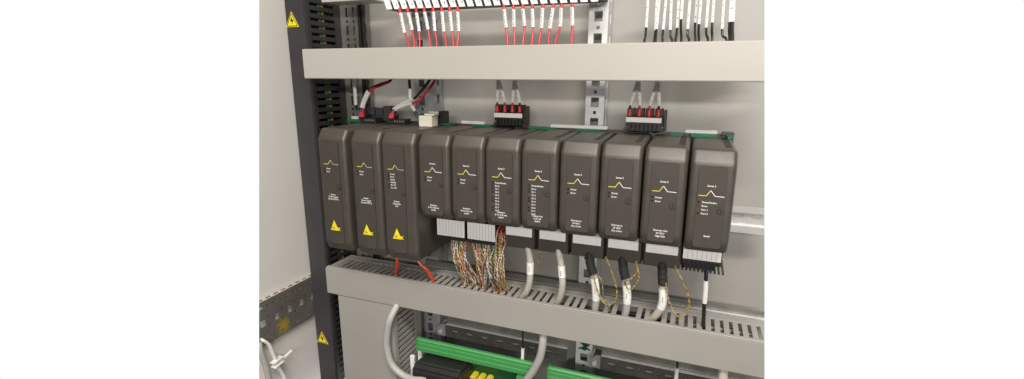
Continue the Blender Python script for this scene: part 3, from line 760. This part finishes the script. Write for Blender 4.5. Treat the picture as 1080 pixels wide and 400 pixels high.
# multicoloured bundle below the first terminals
G7 = 'thin field wires hanging in the multicoloured bundle'
def lerp(a, c, t): return a+(c-a)*t
cols = ['w_white', 'w_yellow', 'w_white2', 'w_red', 'w_white2', 'w_yellow', 'w_brown', 'w_white', 'w_white2', 'w_pink', 'w_white', 'w_green', 'w_yellow', 'w_red']
cname = {'w_white': 'white and red marked', 'w_white2': 'white and grey marked', 'w_yellow': 'yellow and red marked', 'w_red': 'red and dark marked', 'w_brown': 'brown and yellow marked', 'w_pink': 'dull pink', 'w_green': 'dark green'}
def fieldwire(x, y, z, xe, ye, ze, k, where):
    m = cols[k % len(cols)]
    bow = random.uniform(-2.5, 3)
    p = [(x, y, z), (x+random.uniform(-1, 2), y-3, z-9), (lerp(x, xe, .35)+bow*.7, y-7+random.uniform(-5, 3), lerp(z, ze, .4)),
         (lerp(x, xe, .75)+bow, y-4+random.uniform(-4, 4), lerp(z, ze, .72)), (xe, ye, ze), (xe-5, ye+6, ze-14)]
    sp = spline(p, 9)
    # gentle twist of each pair
    ph = random.uniform(0, 6.3)
    sp = [q+Vector((math.cos(i*.8+ph)*.45, math.sin(i*.8+ph)*.45, 0)) for i, q in enumerate(sp)]
    b = B(); b.tube(sp, random.uniform(.55, .75), 6, 1)
    props(b.build('field_wire', MT[m]), 'thin %s wire hanging %s' % (cname[m], where), 'wire', G7)
k = 0
for i in range(26):
    fieldwire(20+i*.75, 45+random.uniform(0, 8), -122, random.choice((34, 37, 39, 41, 50, 54))+random.uniform(-2, 2), random.uniform(44, 60), -187, k, 'below the first striped terminal block'); k += 1
for i in range(36):
    fieldwire(45+i*1.0, 45+random.uniform(0, 8), -122, random.choice((58, 63, 74, 78, 82, 84))+random.uniform(-2, 2), random.uniform(44, 60), -187, k, 'below the second striped terminal block'); k += 1
for i in range(16):
    fieldwire(81+i*.8, 42, random.uniform(-104, -114), random.choice((82, 86, 90, 95))+random.uniform(-3, 3), random.uniform(46, 58), -187, k*3+1, 'below the narrow terminal block with red ferrules'); k += 1

# two red wires below the third tall module
for i, p in enumerate(([(-63, 44, -140), (-62, 41, -158), (-61.5, 40, -170), (-66, 43, -182), (-72, 50, -196)], [(-36, 52, -138), (-31, 41, -156), (-24, 40, -165), (-17, 41, -171), (-12, 45, -184), (-10, 50, -196)])):
    b = B(); b.tube(p, 2.3, 8, 8)
    props(b.build('wire', MT['orange']), ['left of two orange-red wires dropping from the third tall module', 'right of two orange-red wires, slanting into the slotted duct'][i], 'wire', 'orange-red wires under the tall module')

# ---------------------------------------------------------------- below the lower duct: cables and terminal carriers
b = B(); b.tube([(-56, 60, -205), (-58.5, 40, -219), (-64, 22, -240), (-69, 20, -262), (-71, 20, -283), (-66, 20, -306), (-52, 20, -319), (-34, 20, -323), (-10, 24, -317), (5, 30, -311)], 4.7, 14, 8)
props(b.build('cable', MT['gcable']), 'thick grey cable looping down from the slotted duct to the black connector hood', 'cable', 'thick grey cables below the slotted duct')
b = B(); b.tube([(143, 60, -205), (144, 42, -226), (144, 38, -243), (140.5, 38, -263), (132, 40, -283), (122, 42, -302), (112, 46, -330), (106, 50, -360)], 4.9, 14, 8)
props(b.build('cable', MT['gcable']), 'thick grey cable hanging in the lower middle between the green carriers', 'cable', 'thick grey cables below the slotted duct')
b = B(); b.tube([(346, 60, -205), (346.5, 42, -224), (347, 38, -250), (348, 38, -300)], 4.9, 14, 8)
props(b.build('cable', MT['cable']), 'beige cable dropping out of the slotted duct at the lower right', 'cable', 'thick grey cables below the slotted duct')
def sleeved(x, lab, z1, z2, zf):
    W = thing('wire', (x, 60, z1), lab, 'wire', 'thin sleeved wires below the slotted duct')
    b = B(); b.tube([(x+1, 60, -222), (x, 60, -240), (x+.4, 60, z1), (x-.6, 60, zf-10)], 1.3, 8, 6); b.build('insulation', MT['bwire'], W)
    b = B(); b.tube([(x+.3, 60, z1), (x, 60, (z1+z2)/2), (x-.5, 60, z2)], 2.2, 8, 4); b.build('marker_sleeve', MT['sleeve'], W)
    b = B(); b.cyl((x-.7, 60, zf-6), (0, 0, 1), 2.4, 8, 10); b.build('ferrule', MT['ferr'], W)
sleeved(110.5, 'thin black wire with white sleeve and red end above the left green carrier', -268, -295, -300)
sleeved(300, 'thin black wire with white sleeve at the lower right, left of the beige cable', -252, -290, -300)

def gcarrier(x0, x1, lab, comps):
    T = thing('terminal_carrier', ((x0+x1)/2, 70, -420), lab, 'circuit board', 'green circuit board carriers')
    b = B(); b.prism_x([(52, -284.6), (54, -282.8), (58, -283), (58, -300), (50.5, -300), (50, -294.5), (52, -293.6), (51.4, -292.8), (51.2, -288.6), (52.6, -288)], x0, x1, 0); b.build('plastic_rail', MT['green'], T, smooth=False)
    b = B(); b.box(x0-1.5, x0-.1, 49.5, 60, -301, -282, .5, 1); b.build('end_cap', MT['green'], T)
    b = B(); b.box(x0+2, x1-2, 66, 68, -420, -300.2); b.build('circuit_board', MT['pcbd'], T, smooth=False)
    for k in range(comps):
        xx = x0+74+k*11
        if xx > x1-6: break
        q = B(); q.box(xx-4, xx+4, 50, 65.8, -334, -321, 1.5); C = q.build('yellow_component', MT['comp'], T)
        q = B(); q.box(xx-2.5, xx-1, 49.6, 50.2, -330, -322.5); q.box(xx+1, xx+2.5, 49.6, 50.2, -330, -322.5); q.build('slot', MT['print_dark'], C, o=org(T), smooth=False)
    return T
T = gcarrier(-43, 127, 'left green circuit board carrier with black connector hood', 4)
b = B(); b.box(106, 122, 48, 65.8, -318, -303, 1); b.build('terminal', MT['green'], T)
gcarrier(148.5, 360, 'right green circuit board carrier at the bottom edge of the photo', 3)
T = thing('connector_hood', (10, 45, -330), 'black connector hood plugged onto the left green circuit board', 'connector')
b = B(); b.prism_x([(60, -305), (30, -302), (20, -308), (18, -328), (60, -330)], -34, 38, 3, 2); b.build('hood', MT['black'], T)
b = B(); b.box(-40, 46, 60.3, 63, -309, -299.5, .8, 1); b.build('shell', MT['silver'], T)
for x in (-37.5, 42):
    b = B(); b.cyl((x, 60, -304.5), (0, -1, 0), 2.8, 4, 12); b.build('screw', MT['silver'], T)
b = B(); b.box(-50, -43.5, 62, 66, -345, -300, .4, 1); b.box(-57, -50.5, 52, 56, -355, -312, .5, 1)
props(b.build('marker_plate', MT['white']), 'small white marker plate at the left end of the left green carrier', 'marker')
# green reflection on the middle upright, modelled as thin green tubes
T = thing('green_reflection', (178, 118, -300), 'green reflection on the middle upright below the slotted duct, built as thin tubes', 'clip')
b = B()
for k in range(4):
    b.tube([(169+k*4.5, 121, -262-k*2), (176+k*2, 118, -272), (186-k*3, 119, -280), (172+k*5, 121, -290)], 1.0, 6, 5)
b.build('green_strand', MT['pcbd'], T)

# ================================================================ LIGHT
w = bpy.data.worlds.new('World'); scene.world = w; w.use_nodes = True
w.node_tree.nodes['Background'].inputs[0].default_value = (1.0, .975, .94, 1)
w.node_tree.nodes['Background'].inputs[1].default_value = 0.14
def area(name, loc, target, sx, sy, watts, col=(1, .95, .88)):
    l = bpy.data.lights.new(name, 'AREA'); l.shape = 'RECTANGLE'; l.size = sx; l.size_y = sy; l.energy = watts; l.color = col
    o = bpy.data.objects.new(name, l); COL.objects.link(o); o.location = loc
    d = (Vector(target)-Vector(loc)).normalized(); o.rotation_euler = d.to_track_quat('-Z', 'Y').to_euler()
    return o
area('tube_or_sheen_lamp', (0.55, -1.25, 0.345), (.15, .1, 0), 0.8, .05, 12.5)
area('tube_or_sheen_lamp', (0.50, -1.00, 1.18), (.15, .1, 0), 0.8, .08, 23.5)
area('tube_or_sheen_lamp', (0.00, -0.9, 1.55), (.05, 0, 0), 1.4, .22, 10)  # soft lamp added to give the module chamfers their sheen

scene.view_settings.view_transform = 'Standard'; scene.view_settings.look = 'None'
scene.view_settings.exposure = 0; scene.view_settings.gamma = 1
scene.cycles.max_bounces = 6
for o in bpy.data.objects:
    if '_o' in o: del o['_o']
